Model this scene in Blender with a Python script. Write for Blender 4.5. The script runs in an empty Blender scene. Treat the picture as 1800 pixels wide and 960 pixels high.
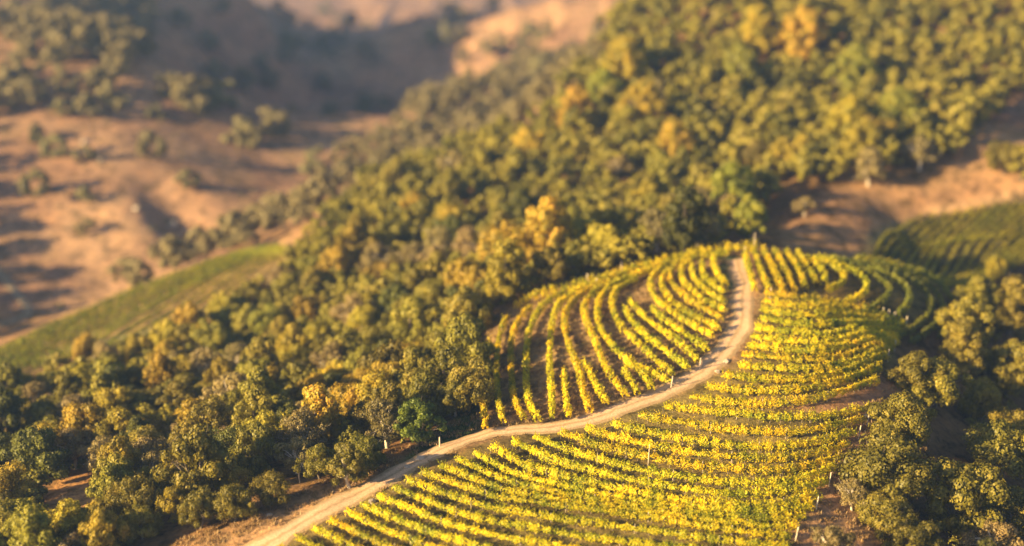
import bpy, math, random
import numpy as np
from mathutils import Vector

# ------------------------------------------------------------------ scene, camera, light
S = bpy.context.scene
COL = S.collection
W, H, FPX = 1800, 960, 2600.0
PITCH = math.radians(20.0)
CAMZ = 80.0
SUN_EL, SUN_AZ = 20.0, 29.0        # light travels towards +X, turned SUN_AZ towards +Y
cam_d = bpy.data.cameras.new("camera")
cam = bpy.data.objects.new("camera", cam_d); COL.objects.link(cam)
cam.location = (0, 0, CAMZ)
cam.rotation_euler = (math.radians(90) - PITCH, 0, 0)
cam_d.sensor_width = 36; cam_d.lens = 36 * FPX / W
cam_d.clip_start = 1; cam_d.clip_end = 9000
cam_d.dof.use_dof = True
cam_d.dof.focus_distance = 174.0
cam_d.dof.aperture_fstop = (cam_d.lens / 1000) / 2.0
S.camera = cam
S.render.resolution_x, S.render.resolution_y = 1024, 546

world = bpy.data.worlds.new("World"); S.world = world; world.use_nodes = True
nt = world.node_tree; nt.nodes.clear()
sky = nt.nodes.new("ShaderNodeTexSky"); sky.sky_type = 'NISHITA'; sky.sun_disc = False
sky.sun_elevation = math.radians(SUN_EL)
sunvec = Vector((-math.cos(math.radians(SUN_AZ)) * math.cos(math.radians(SUN_EL)),
                 -math.sin(math.radians(SUN_AZ)) * math.cos(math.radians(SUN_EL)), math.sin(math.radians(SUN_EL))))
sky.sun_rotation = math.atan2(sunvec.x, sunvec.y)
sky.air_density = 1.0; sky.dust_density = 2.0
bg = nt.nodes.new("ShaderNodeBackground"); bg.inputs[1].default_value = 0.05
wo = nt.nodes.new("ShaderNodeOutputWorld")
nt.links.new(sky.outputs[0], bg.inputs[0]); nt.links.new(bg.outputs[0], wo.inputs[0])
sl = bpy.data.lights.new("sun", 'SUN'); sl.energy = 5.0; sl.angle = math.radians(0.6); sl.color = (1.0, 0.735, 0.33)
so = bpy.data.objects.new("sun", sl); COL.objects.link(so)
so.rotation_euler = sunvec.to_track_quat('Z', 'Y').to_euler(); so.location = (-200, -100, 300)
S.view_settings.view_transform = 'Standard'; S.view_settings.look = 'None'
S.view_settings.gamma = 1.0; S.view_settings.exposure = 1.95
S.cycles.use_denoising = True
S.cycles.max_bounces = 6; S.cycles.diffuse_bounces = 3; S.cycles.transmission_bounces = 4
S.cycles.volume_bounces = 0; S.cycles.transparent_max_bounces = 4

rng = np.random.default_rng(7)
random.seed(7)

# ------------------------------------------------------------------ pixel <-> world (source pixels of the photograph)
CP, SP = math.cos(PITCH), math.sin(PITCH)
def ray(u, v):
    a = (np.asarray(u, float) - 900) / FPX; b = (480 - np.asarray(v, float)) / FPX
    return a, CP + b * SP, -SP + b * CP
def pix_z(u, v, z):
    dx, dy, dz = ray(u, v); t = (z - CAMZ) / dz
    return dx * t, dy * t
def project(x, y, z):
    zz = z - CAMZ
    f = y * CP - zz * SP; up = y * SP + zz * CP
    return 900 + FPX * x / f, 480 - FPX * up / f, f

# ------------------------------------------------------------------ terrain
def z6(lst): return [(1280 + a / 4.3625, 420 + b / 4.3625) for a, b in lst]
CONT = [
 z6([(640,150),(760,190),(850,240),(890,300),(850,360),(760,395)]),
 z6([(700,140),(850,200),(980,260),(1055,330),(1050,400),(980,460),(900,490)]),
 z6([(760,150),(950,210),(1100,270),(1210,350),(1235,410),(1180,480),(1090,545),(1000,580)]),
 z6([(820,160),(1050,220),(1230,280),(1350,360),(1390,450),(1350,540),(1240,620),(1150,640)]),
 z6([(900,170),(1150,225),(1350,290),(1480,370),(1550,470),(1540,580),(1450,660),(1290,750)]),
 z6([(1000,180),(1250,230),(1450,300),(1580,400),(1640,500),(1620,620),(1540,700),(1400,790)]),
 z6([(1100,190),(1350,235),(1560,310),(1700,430),(1745,540),(1720,660),(1620,760)]),
]
CONT_Z = [2.4, 1.4, 0.4, -0.8, -2.2, -3.6, -5.0]
CPZ = [
 (489,960,0),(900,960,0),(1380,960,-1),(741,825,1),(864,783,1.2),(1076,741,1.5),(1213,695,2),(1440,870,-0.5),
 (1505,760,0.5),(1543,690,0.6),(1290,590,2.8),(1308,510,3.6),(1450,590,2.9),(1560,620,0.0),(1340,515,3.7),
 (1300,455,3.6),(1400,450,2.6),(1360,441,3.2),(1150,860,0.6),(1300,760,1.2),(1060,1040,-1.5),(500,1040,-2),
 (850,700,-1),(850,600,-1.5),(877,560,-1),(930,525,0.2),(1020,500,1.5),(1100,476,2.2),(1200,453,3),
 (1000,640,1.3),(1100,600,2.2),(1200,550,3),(1100,712,1.8),(950,745,1.0),(920,640,0.3),
 (600,850,-0.5),(700,810,-.3),(800,750,-0.6),(430,960,-.4),(380,930,-1.2),
 (300,960,-2.6),(0,960,-6.5),(150,850,-9),(0,800,-12),(400,800,-7),(500,700,-11),(300,700,-15),(100,700,-17),
 (0,668,-20),(600,600,-14),(700,650,-10),(780,650,-6),(800,560,-6),(700,500,-14),(850,470,-6),(1000,440,-4),
 (1200,420,-2.5),(1330,418,-2.5),
 (0,650,-22),(0,612,-25),(200,580,-23),(300,560,-22),(210,515,-28),(480,430,-22),(400,520,-20),(330,470,-26),
 (0,590,-41),(200,508,-41),(350,445,-39),(480,412,-37),
 (0,500,-38),(0,400,-32),(0,200,-18),(0,100,-10),(0,60,-8),(250,90,-14),(430,190,-24),(540,290,-33),(300,300,-26),
 (300,400,-33),(480,375,-34),(150,150,-14),(400,260,-28),(100,60,-8),
 (560,300,-64),(600,260,-74),(700,200,-80),(650,120,-78),(800,100,-86),(850,30,-78),(950,40,-42),(1000,100,-42),
 (900,130,-42),(700,60,-56),(450,50,-52),(500,150,-62),(350,40,-32),
 (640,300,-33),(700,250,-31),(760,210,-29),(880,160,-28),
 (560,450,-16),(640,400,-14),(760,340,-12),(870,310,-9),(980,240,-6),(1080,150,1),(1130,60,8),(1160,0,12),
 (1500,200,-2),(1500,100,6),(1500,0,14),(1800,0,16),(1800,160,1),(1650,240,-1),(1600,320,-4),(1700,290,-3),(1800,300,-2),(1400,400,-5.2),(1450,390,-4.8),(1520,360,-4.5),
 (1430,430,-6.8),(1300,350,-8),(1200,300,-7),(1000,350,-9),(900,400,-10),(1100,415,-6),(1300,150,1),
 (1620,375,-8.5),(1800,345,-6.5),(1700,420,-12),(1683,500,-16),(1500,452,-9.5),(1590,440,-13),
 (1750,520,-16),(1750,650,-12),(1650,700,-7),(1750,800,-9),(1620,900,-6),(1750,950,-9),(1550,850,-2.5),
 (1480,930,-2),(1610,640,-5),(1900,900,-11),(1950,500,-20),(1950,700,-14),
]
for c, zz in zip(CONT, CONT_Z):
    for p in c[1::2]: CPZ.append((p[0], p[1], zz))
cw = []
for u, v, z in CPZ:
    x, y = pix_z(u, v, z); cw.append((float(x), float(y), z))
cw += [(-170,680,42),(-140,630,-12),(-230,720,50),(-30,350,-25),(-10,380,-25),(20,420,-24),(-55,330,-27),(40,440,-34),(70,480,-24),(-100,500,-45),  # leading points: unseen ridge added to shade the far valley
       (-160,460,-10),(-220,430,-4),(-150,330,-30),(-120,240,-26),(-110,160,-16),(-60,100,-8),(0,90,-4),(60,100,-8),
       (120,200,-26),(180,300,-18),(200,420,20),(120,480,22),(0,0,-20),(-200,0,-30),(200,0,-35),(-300,300,-20),(300,250,-20),
       (-260,560,0),(-230,950,-105),(-100,1000,-120),(60,900,-90),(300,800,-40),(0,1400,-150),(-500,1200,-140),(500,1300,-110),
       (-1000,600,-60),(1000,600,-60),(-900,2500,-160),(900,2500,-160),(0,-900,-80),(-900,-600,-80),(900,-600,-80),
       (-2500,0,-80),(2500,0,-80),(-2500,3500,-160),(2500,3500,-160),(0,3500,-170)]
cw = np.array(cw)
def tps(d2): return 0.5 * d2 * np.log(d2 + 1e-9)
SC = 100.0
P = cw[:, :2] / SC; n = len(P)
D2 = ((P[:, None] - P[None]) ** 2).sum(-1)
A = np.zeros((n + 3, n + 3)); A[:n, :n] = tps(D2) + np.eye(n) * 0.004
A[:n, n] = 1; A[:n, n+1:] = P; A[n, :n] = 1; A[n+1:, :n] = P.T
WT = np.linalg.solve(A, np.concatenate([cw[:, 2], np.zeros(3)]))
def _fbm(x, y, s, seed, octs=4):
    r = np.random.default_rng(seed); out = 0; amp = 1
    for o in range(octs):
        for k in range(4):
            th = r.uniform(0, 6.283); ph = r.uniform(0, 6.283); f = r.uniform(.7, 1.4) / s
            out = out + amp * np.sin((x * math.cos(th) + y * math.sin(th)) * f * 6.283 + ph + 1.3*np.sin((x*math.sin(th)-y*math.cos(th))*f*4.1+ph*2)) / 4
        s *= .5; amp *= .5
    return out
def hz_raw(x, y):
    x = np.asarray(x, float); y = np.asarray(y, float); sh = x.shape
    q = np.stack([x.ravel(), y.ravel()], 1) / SC; out = np.empty(len(q))
    for i in range(0, len(q), 20000):
        b = q[i:i+20000]
        d2 = ((b[:, None] - P[None]) ** 2).sum(-1)
        out[i:i+20000] = tps(d2) @ WT[:n] + WT[n] + b @ WT[n+1:]
    z = out.reshape(sh)
    far = np.clip((y - 300) / 200, 0, 1)
    z = z + 0.10 * _fbm(x, y, 9, 3, 3) * (1 - far) + far * 2.9 * _fbm(x, y, 70, 5, 5) + np.clip((y - 480) / 80, 0, 1) * 4.5 * _fbm(x, y, 62, 15, 3) + np.clip((y - 550) / 300, 0, 1) * 9 * _fbm(x, y, 230, 8, 4)
    for bx, by, br, bh in BUMPS: z = z + bh * np.exp(-((x - bx) ** 2 + (y - by) ** 2) / br ** 2)
    return z
BUMPS = [(float(a[0]), float(a[1]), r_, h_) for a, r_, h_ in ((pix_z(690,70,-62), 17, 17), (pix_z(735,95,-64), 12, 13), (pix_z(640,10,-55), 20, 14), (pix_z(420,35,-40), 16, 8), (pix_z(600,95,-66), 10, 7), (pix_z(510,90,-60), 16, 5), (pix_z(300,350,-29), 7, -3.5), (pix_z(325,385,-32), 7, -3.5), (pix_z(265,320,-27), 6, -2))]
def axis(lo, hi, step, L, H_):
    a = list(np.arange(lo, hi + step, step)); s = step
    while a[-1] < H_: s *= 1.045; a.append(a[-1] + s)
    s = step; b = []
    x = lo
    while x > L: s *= 1.09; x -= s; b.append(x)
    return np.array(b[::-1] + a)
gx = axis(-105, 125, 0.8, -3500, 3500); gy = axis(125, 330, 0.8, -1500, 4500)
GX, GY = np.meshgrid(gx, gy)
GZ = hz_raw(GX, GY)
def hz(x, y):
    x = np.asarray(x, float); y = np.asarray(y, float)
    i = np.clip(np.searchsorted(gx, x) - 1, 0, len(gx) - 2); j = np.clip(np.searchsorted(gy, y) - 1, 0, len(gy) - 2)
    fx = (x - gx[i]) / (gx[i+1] - gx[i]); fy = (y - gy[j]) / (gy[j+1] - gy[j])
    a = GZ[j, i]; b = GZ[j, i+1]; c = GZ[j+1, i]; d = GZ[j+1, i+1]
    return (a * (1-fx) + b * fx) * (1-fy) + (c * (1-fx) + d * fx) * fy
_T = np.concatenate([np.arange(120, 500, .5), np.arange(500, 1400, 2.)])
def cast(u, v, h=0.0, tmin=0):
    """first point where the line of sight through (u,v) meets the ground raised by h"""
    dx, dy, dz = ray(u, v)
    T = _T[_T > tmin]
    x = dx * T; y = dy * T; z = CAMZ + dz * T - hz(x, y) - h
    k = np.argmax(z < 0)
    if z[k] >= 0: k = len(T) - 1
    if k == 0: t = T[0]
    else: t = T[k-1] + (T[k] - T[k-1]) * z[k-1] / (z[k-1] - z[k] + 1e-9)
    return float(dx * t), float(dy * t)
def visible(x, y, z, h=0.0):
    """is the point at z+h seen over the ground"""
    t = np.linspace(.3, .985, 60); zz = z + h
    return bool(np.all(CAMZ + (zz - CAMZ) * t > hz(x * t, y * t) - .2))

def inpoly(u, v, poly):
    u = np.asarray(u); v = np.asarray(v); c = np.zeros(u.shape, bool); m = len(poly)
    for i in range(m):
        x1, y1 = poly[i]; x2, y2 = poly[(i + 1) % m]
        if y1 == y2: continue
        t = ((y1 > v) != (y2 > v)) & (u < (x2 - x1) * (v - y1) / (y2 - y1) + x1)
        c ^= t
    return c

# ------------------------------------------------------------------ helpers for objects and materials
def tag(o, label=None, cat=None, group=None, kind=None):
    if label: o['label'] = label
    if cat: o['category'] = cat
    if group: o['group'] = group
    if kind: o['kind'] = kind
    return o
def mesh_np(name, V, F, mat=None, smooth=False, attrs=None):
    """V (n,3), F (m,k) with constant k"""
    V = np.ascontiguousarray(V, np.float32); F = np.ascontiguousarray(F, np.int32)
    me = bpy.data.meshes.new(name); k = F.shape[1]
    me.vertices.add(len(V)); me.vertices.foreach_set("co", V.ravel())
    me.loops.add(F.size); me.loops.foreach_set("vertex_index", F.ravel())
    me.polygons.add(len(F)); me.polygons.foreach_set("loop_start", np.arange(0, F.size, k, dtype=np.int32))
    try: me.polygons.foreach_set("loop_total", np.full(len(F), k, np.int32))
    except Exception: pass
    if smooth: me.polygons.foreach_set("use_smooth", np.ones(len(F), bool))
    me.update(calc_edges=True)
    if mat: me.materials.append(mat)
    if attrs is not None:
        a = me.color_attributes.new("zone", 'FLOAT_COLOR', 'POINT'); a.data.foreach_set("color", attrs.astype(np.float32).ravel())
    return me
def add_obj(name, me, parent=None, loc=None):
    o = bpy.data.objects.new(name, me); COL.objects.link(o)
    if parent: o.parent = parent
    if loc is not None: o.location = loc
    return o
def tubes(segs, k=6):
    """segs: list of (p0, p1, r0, r1) -> V,F quads"""
    Vs = []; Fs = []; nb = 0
    for p0, p1, r0, r1 in segs:
        p0 = np.array(p0, float); p1 = np.array(p1, float); d = p1 - p0; L = np.linalg.norm(d) + 1e-9; d /= L
        a = np.cross(d, [0, 0, 1.]) if abs(d[2]) < .9 else np.cross(d, [1., 0, 0]); a /= np.linalg.norm(a); b = np.cross(d, a)
        th = np.arange(k) * 2 * math.pi / k
        c = np.cos(th)[:, None] * a + np.sin(th)[:, None] * b
        Vs.append(p0 + c * r0); Vs.append(p1 + c * r1)
        i = np.arange(k); j = (i + 1) % k
        Fs.append(np.stack([nb + i, nb + j, nb + k + j, nb + k + i], 1))
        nb += 2 * k
        if k == 4:
            Fs.append(np.array([[nb-4, nb-3, nb-2, nb-1]]))
    return np.concatenate(Vs), np.concatenate(Fs)
def cards(C, N, size, aspect=0.75, r=None):
    """one pointed leaf-like quad per centre C with normal N; size array"""
    r = r or rng; m = len(C)
    N = N / (np.linalg.norm(N, axis=1, keepdims=True) + 1e-9)
    T = r.normal(size=(m, 3)); T -= N * (T * N).sum(1, keepdims=True); T /= np.linalg.norm(T, axis=1, keepdims=True) + 1e-9
    B = np.cross(N, T)
    s = np.broadcast_to(np.asarray(size), (m,))[:, None] * .5
    V = np.stack([C - T * s, C - B * s * aspect + T * s * .15 , C + T * s + N * s * .15, C + B * s * aspect + T * s * .15], 1).reshape(-1, 3)
    return V, np.arange(4 * m).reshape(-1, 4)

def new_mat(name):
    m = bpy.data.materials.new(name); m.use_nodes = True; t = m.node_tree; t.nodes.clear()
    return m, t, t.nodes.new, t.links.new
def ramp(N, stops):
    r = N("ShaderNodeValToRGB"); e = r.color_ramp.elements
    while len(e) < len(stops): e.new(.5)
    for el, (p, c) in zip(e, stops): el.position = p; el.color = (*c, 1)
    return r
def leaf_mat(name, cols, noise_scale=.6, trans=.25, objvar=.33, hue=.014):
    m, t, N, L = new_mat(name)
    geo = N("ShaderNodeNewGeometry"); oi = N("ShaderNodeObjectInfo")
    no = N("ShaderNodeTexNoise"); no.inputs['Scale'].default_value = noise_scale; no.inputs['Detail'].default_value = 2
    L(geo.outputs['Position'], no.inputs['Vector'])
    mx = N("ShaderNodeMath"); mx.operation = 'MULTIPLY_ADD'
    L(geo.outputs['Random Per Island'], mx.inputs[0]); mx.inputs[1].default_value = .5
    sc = N("ShaderNodeMath"); sc.operation = 'MULTIPLY_ADD'; L(no.outputs[0], sc.inputs[0]); sc.inputs[1].default_value = 1.5; sc.inputs[2].default_value = -.5
    L(sc.outputs[0], mx.inputs[2])
    r = ramp(N, [(i / (len(cols) - 1), c) for i, c in enumerate(cols)])
    L(mx.outputs[0], r.inputs[0])
    hs = N("ShaderNodeHueSaturation")
    a = N("ShaderNodeMapRange"); L(oi.outputs['Random'], a.inputs[0]); a.inputs[3].default_value = .5 - hue; a.inputs[4].default_value = .5 + hue
    b = N("ShaderNodeMath"); b.operation = 'MULTIPLY'; b.inputs[1].default_value = 7.13; L(oi.outputs['Random'], b.inputs[0])
    c = N("ShaderNodeMath"); c.operation = 'FRACT'; L(b.outputs[0], c.inputs[0])
    d = N("ShaderNodeMapRange"); L(c.outputs[0], d.inputs[0]); d.inputs[3].default_value = 1 - objvar; d.inputs[4].default_value = 1 + objvar
    L(a.outputs[0], hs.inputs['Hue']); L(d.outputs[0], hs.inputs['Value']); L(r.outputs[0], hs.inputs['Color'])
    di = N("ShaderNodeBsdfDiffuse"); tr = N("ShaderNodeBsdfTranslucent"); mi = N("ShaderNodeMixShader"); mi.inputs[0].default_value = trans
    L(hs.outputs[0], di.inputs[0]); L(hs.outputs[0], tr.inputs[0]); L(di.outputs[0], mi.inputs[1]); L(tr.outputs[0], mi.inputs[2])
    gl = N("ShaderNodeBsdfGlossy"); gl.inputs['Roughness'].default_value = .5; m2 = N("ShaderNodeMixShader"); m2.inputs[0].default_value = .015
    gl.inputs[0].default_value = (1, 1, 1, 1)
    L(mi.outputs[0], m2.inputs[1]); L(gl.outputs[0], m2.inputs[2])
    o = N("ShaderNodeOutputMaterial"); L(m2.outputs[0], o.inputs[0])
    return m
def plain_mat(name, c1, c2, scale=3., rough=.9, bump=.3):
    m, t, N, L = new_mat(name)
    tc = N("ShaderNodeTexCoord"); no = N("ShaderNodeTexNoise"); no.inputs['Scale'].default_value = scale; no.inputs['Detail'].default_value = 6
    L(tc.outputs['Object'], no.inputs['Vector'])
    r = ramp(N, [(.3, c1), (.7, c2)]); L(no.outputs[0], r.inputs[0])
    b = N("ShaderNodeBsdfPrincipled"); b.inputs['Roughness'].default_value = rough; L(r.outputs[0], b.inputs[0])
    bu = N("ShaderNodeBump"); bu.inputs['Strength'].default_value = bump; bu.inputs['Distance'].default_value = .1
    L(no.outputs[0], bu.inputs['Height']); L(bu.outputs[0], b.inputs['Normal'])
    o = N("ShaderNodeOutputMaterial"); L(b.outputs[0], o.inputs[0])
    return m

# ground: colour of the place comes from the zone attribute, broken up by noise
def ground_mat():
    m, t, N, L = new_mat("ground")
    at = N("ShaderNodeVertexColor"); at.layer_name = "zone"
    geo = N("ShaderNodeNewGeometry")
    def noise(s, d=5, w=0):
        n_ = N("ShaderNodeTexNoise"); n_.inputs['Scale'].default_value = s; n_.inputs['Detail'].default_value = d; n_.inputs['Roughness'].default_value = .65
        L(geo.outputs['Position'], n_.inputs['Vector']); return n_
    n1 = noise(1.6); n2 = noise(.12, 6); n3 = noise(.035, 4); n4 = noise(.35, 8)
    r1 = ramp(N, [(.30, (.62, .60, .58)), (.5, (1, 1, 1)), (.72, (1.35, 1.30, 1.2))]); L(n1.outputs[0], r1.inputs[0])
    r2 = ramp(N, [(.32, (.72, .74, .66)), (.5, (1, 1, 1)), (.68, (1.25, 1.18, 1.05))]); L(n2.outputs[0], r2.inputs[0])
    r3 = ramp(N, [(.38, (.80, .72, .68)), (.62, (1.15, 1.12, 1.0))]); L(n3.outputs[0], r3.inputs[0])
    r4 = ramp(N, [(.38, (.46, .47, .42)), (.47, (.92, .92, .90)), (.60, (1.2, 1.15, 1.05))]); L(n4.outputs[0], r4.inputs[0])
    c = at.outputs[0]
    for r in (r1, r2, r3, r4):
        mx = N("ShaderNodeMix"); mx.data_type = 'RGBA'; mx.blend_type = 'MULTIPLY'; mx.inputs[0].default_value = 1
        L(c, mx.inputs[6]); L(r.outputs[0], mx.inputs[7]); c = mx.outputs[2]
    b = N("ShaderNodeBsdfDiffuse"); L(c, b.inputs[0])
    bu = N("ShaderNodeBump"); bu.inputs['Strength'].default_value = .7; bu.inputs['Distance'].default_value = .35
    L(n1.outputs[0], bu.inputs['Height']); L(bu.outputs[0], b.inputs['Normal'])
    o = N("ShaderNodeOutputMaterial"); L(b.outputs[0], o.inputs[0])
    return m
M = {}
M['ground'] = ground_mat()
M['oak'] = leaf_mat("oak_leaves", [(.075,.066,.008),(.142,.122,.013),(.215,.176,.020),(.30,.228,.034)], .5)
M['oak_yellow'] = leaf_mat('yellow_oak_leaves', [(.105,.083,.008),(.21,.160,.014),(.33,.240,.020),(.45,.31,.034)], .4, hue=.018, objvar=.25)
M['oak_far'] = leaf_mat('mixed_wood_leaves', [(.05,.05,.008),(.11,.10,.012),(.19,.16,.016),(.32,.25,.025),(.24,.18,.05)], .09, objvar=0)
M['oak_haze'] = leaf_mat('haze_toned_oak_leaves', [(.10,.088,.034),(.18,.152,.06),(.27,.22,.092)], .3, objvar=.2)  # distance haze mixed into these leaf colours
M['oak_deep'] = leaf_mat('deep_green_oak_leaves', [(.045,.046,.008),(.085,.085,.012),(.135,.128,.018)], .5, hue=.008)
M['oak_pale'] = leaf_mat("grey_oak_leaves", [(.10,.078,.025),(.20,.15,.05),(.30,.215,.085)], .6)
M['gold'] = leaf_mat("autumn_gold_leaves", [(.12,.115,.012),(.26,.205,.015),(.42,.30,.02),(.54,.33,.022)], .45, hue=.012, objvar=.15)
M['orange'] = leaf_mat("autumn_orange_leaves", [(.15,.13,.014),(.32,.23,.02),(.46,.28,.025),(.48,.22,.03)], .45, hue=.008, objvar=.12)
M['lime'] = leaf_mat("lime_leaves", [(.10,.12,.012),(.20,.20,.018),(.30,.26,.02)], .6, hue=.01, objvar=.12)
M['fresh'] = leaf_mat("fresh_green_leaves", [(.055,.075,.008),(.10,.13,.012),(.17,.19,.018)], .6, hue=.01, objvar=.1)
M['vine'] = leaf_mat("vine_leaves", [(.10,.14,.006),(.34,.32,.006),(.66,.49,.004),(.84,.57,.005)], .35, trans=.35, hue=.012, objvar=.14)
M['vine_strip'] = leaf_mat('strip_vine_leaves', [(.11,.14,.010),(.23,.23,.012),(.40,.33,.016)], .25, trans=.3, hue=.01, objvar=.12)
M['vine_mid'] = leaf_mat('mixed_vine_leaves', [(.12,.13,.010),(.26,.235,.012),(.44,.35,.016)], .25, trans=.3, hue=.01, objvar=.12)
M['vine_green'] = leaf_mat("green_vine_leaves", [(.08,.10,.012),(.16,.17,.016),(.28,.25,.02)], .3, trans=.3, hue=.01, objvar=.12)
M['bark'] = plain_mat("bark", (.10,.075,.05), (.22,.17,.12), 4)
M['pale_bark'] = plain_mat("pale_bark", (.35,.28,.20), (.62,.53,.42), 4)
M['post'] = plain_mat("weathered_post", (.38,.30,.22), (.62,.52,.40), 6)
M['rock'] = plain_mat("pale_rock", (.26,.20,.15), (.46,.37,.29), 1.2, bump=.6)
M['road'] = None

# ------------------------------------------------------------------ ground sheet
U_, V_, F_ = project(GX, GY, GZ)
def zone_mask(poly, dmin=0, dmax=9999): return inpoly(U_, V_, poly) & (F_ > dmin) & (F_ < dmax)
base = np.zeros(GX.shape + (3,)); base[:] = (.31, .195, .115)          # dry hill grass and earth
base[F_ > 330] = (.29, .185, .13)
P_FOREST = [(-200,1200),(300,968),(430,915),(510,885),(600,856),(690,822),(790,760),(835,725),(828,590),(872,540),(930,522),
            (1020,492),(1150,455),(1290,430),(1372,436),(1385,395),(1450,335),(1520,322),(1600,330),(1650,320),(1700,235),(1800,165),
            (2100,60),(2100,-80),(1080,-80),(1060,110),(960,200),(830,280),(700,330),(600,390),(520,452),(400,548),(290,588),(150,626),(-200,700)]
P_VF = [(470,965),(620,885),(760,812),(830,782),(940,757),(1060,735),(1200,690),(1290,640),(1320,590),(1340,500),(1330,440),(1410,440),
        (1520,462),(1600,478),(1680,520),(1700,570),(1660,610),(1580,640),(1560,690),(1510,765),(1450,870),(1395,945),(1380,1200),(0,1200)]
P_VL = [(845,762),(835,700),(838,590),(880,545),(930,525),(1020,498),(1150,462),(1290,438),(1290,520),(1285,580),(1240,640),(1180,680),(1080,720),(1000,742)]
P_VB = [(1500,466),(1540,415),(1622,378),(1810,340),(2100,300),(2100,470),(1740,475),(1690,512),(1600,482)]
P_STRIP = [(-100,650),(0,610),(210,512),(330,466),(490,425),(540,440),(420,540),(290,590),(150,628),(-100,700)]
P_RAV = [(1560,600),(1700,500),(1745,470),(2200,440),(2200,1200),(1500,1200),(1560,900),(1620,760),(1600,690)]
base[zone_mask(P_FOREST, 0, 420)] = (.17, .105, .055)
base[zone_mask(P_VF, 0, 246)] = (.15, .12, .05)  # darkened soil colour, painting in the shade between the rows
base[zone_mask([(1300,700),(1420,712),(1500,690),(1545,660),(1600,640),(1600,700),(1545,790),(1480,880),(1420,960),(1380,960),(1430,890),(1470,800),(1500,750),(1520,722),(1400,722)], 0, 246)] = (.34, .20, .12)
base[zone_mask(P_VL, 0, 240)] = (.24, .165, .085)
base[zone_mask(P_VB, 225, 330)] = (.085, .08, .03)  # dark ground stands in for row shadows the sun does not cast here
base[zone_mask(P_STRIP, 225, 345)] = (.27, .20, .09)
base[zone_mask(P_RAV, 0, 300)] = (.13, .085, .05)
P_GREEN1 = [(690,826),(780,745),(850,700),(850,745),(838,768),(760,806)]          # grass wedge below the oaks
P_GREEN2 = [(1262,452),(1300,448),(1300,500),(1286,516),(1272,500)]                # grass by the top of the road
P_GREEN3 = [(1500,470),(1530,412),(1600,385),(1625,378),(1600,400),(1545,425),(1530,460)]
for p, c in (([(-5,820),(25,768),(70,756),(75,830),(40,895)], (.30,.17,.085)), ([(62,885),(105,838),(200,790),(215,850),(160,945),(80,965)], (.38,.22,.11)), (P_GREEN1, (.055,.085,.03)), (P_GREEN2, (.09,.13,.06)), (P_GREEN3, (.22,.21,.11))):
    base[zone_mask(p, 0, 330)] = c
P_PALE = [(1618,380),(1625,366),(1700,356),(1800,335),(1800,346),(1700,364)]
base[zone_mask(P_PALE, 0, 330)] = (.52, .36, .22)
for it in range(2):      # soften the borders between zones
    q = base.copy(); q[1:-1, 1:-1] = (base[1:-1, 1:-1]*2 + base[:-2, 1:-1] + base[2:, 1:-1] + base[1:-1, :-2] + base[1:-1, 2:]) / 6; base = q
ny, nx = GX.shape
idx = np.arange(ny * nx).reshape(ny, nx)
FQ = np.stack([idx[:-1, :-1], idx[:-1, 1:], idx[1:, 1:], idx[1:, :-1]], -1).reshape(-1, 4)
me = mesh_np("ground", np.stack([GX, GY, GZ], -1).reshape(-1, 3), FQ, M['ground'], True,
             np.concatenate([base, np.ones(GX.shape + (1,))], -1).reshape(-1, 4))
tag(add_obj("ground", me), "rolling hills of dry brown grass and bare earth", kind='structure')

# ------------------------------------------------------------------ dirt road and hill track
def spline(pts, step=1.0):
    p = np.array(pts, float); out = []
    for i in range(len(p) - 1):
        p0 = p[max(i-1, 0)]; p1 = p[i]; p2 = p[i+1]; p3 = p[min(i+2, len(p)-1)]
        k = max(2, int(np.linalg.norm(p2 - p1) / step))
        for t in np.arange(k) / k:
            out.append(.5*((2*p1) + (-p0+p2)*t + (2*p0-5*p1+4*p2-p3)*t*t + (-p0+3*p1-3*p2+p3)*t**3))
    out.append(p[-1]); return np.array(out)
def wline(px, h=0., step=1., tmin=0): return spline([cast(u, v, h, tmin) for u, v in px], step)
def ribbon(name, line, w, mat, lift=.06, nseg=8, wob=.25):
    d = np.gradient(line, axis=0); d /= np.linalg.norm(d, axis=1, keepdims=True); nrm = np.stack([-d[:, 1], d[:, 0]], 1)
    m = len(line); r = np.random.default_rng(3)
    def sm(x): 
        k = np.ones(5)/5; return np.convolve(x, k, 'same')
    wl = w/2 + sm(r.normal(0, wob, m)); wr = w/2 + sm(r.normal(0, wob, m))
    V = []; A_ = []
    for j in range(nseg + 1):
        f = j / nseg; off = -wl * (1 - f) + wr * f
        q = line + nrm * off[:, None]
        z = hz(q[:, 0], q[:, 1]) + lift * (1 if 0 < j < nseg else -.6) - (.04 if j in (2, nseg-2) else 0)
        V.append(np.stack([q[:, 0], q[:, 1], z], 1)); A_.append(np.full(m, f))
    V = np.stack(V, 1).reshape(-1, 3); A_ = np.stack(A_, 1).reshape(-1)
    k = nseg + 1; i = np.arange(m - 1)[:, None] * k + np.arange(nseg)[None]; i = i.ravel()
    F = np.stack([i, i + 1, i + k + 1, i + k], 1)
    at = np.stack([A_, A_, A_, np.ones_like(A_)], 1)
    return tag(add_obj(name, mesh_np(name, V, F, mat, True, at)), kind='structure')
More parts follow.
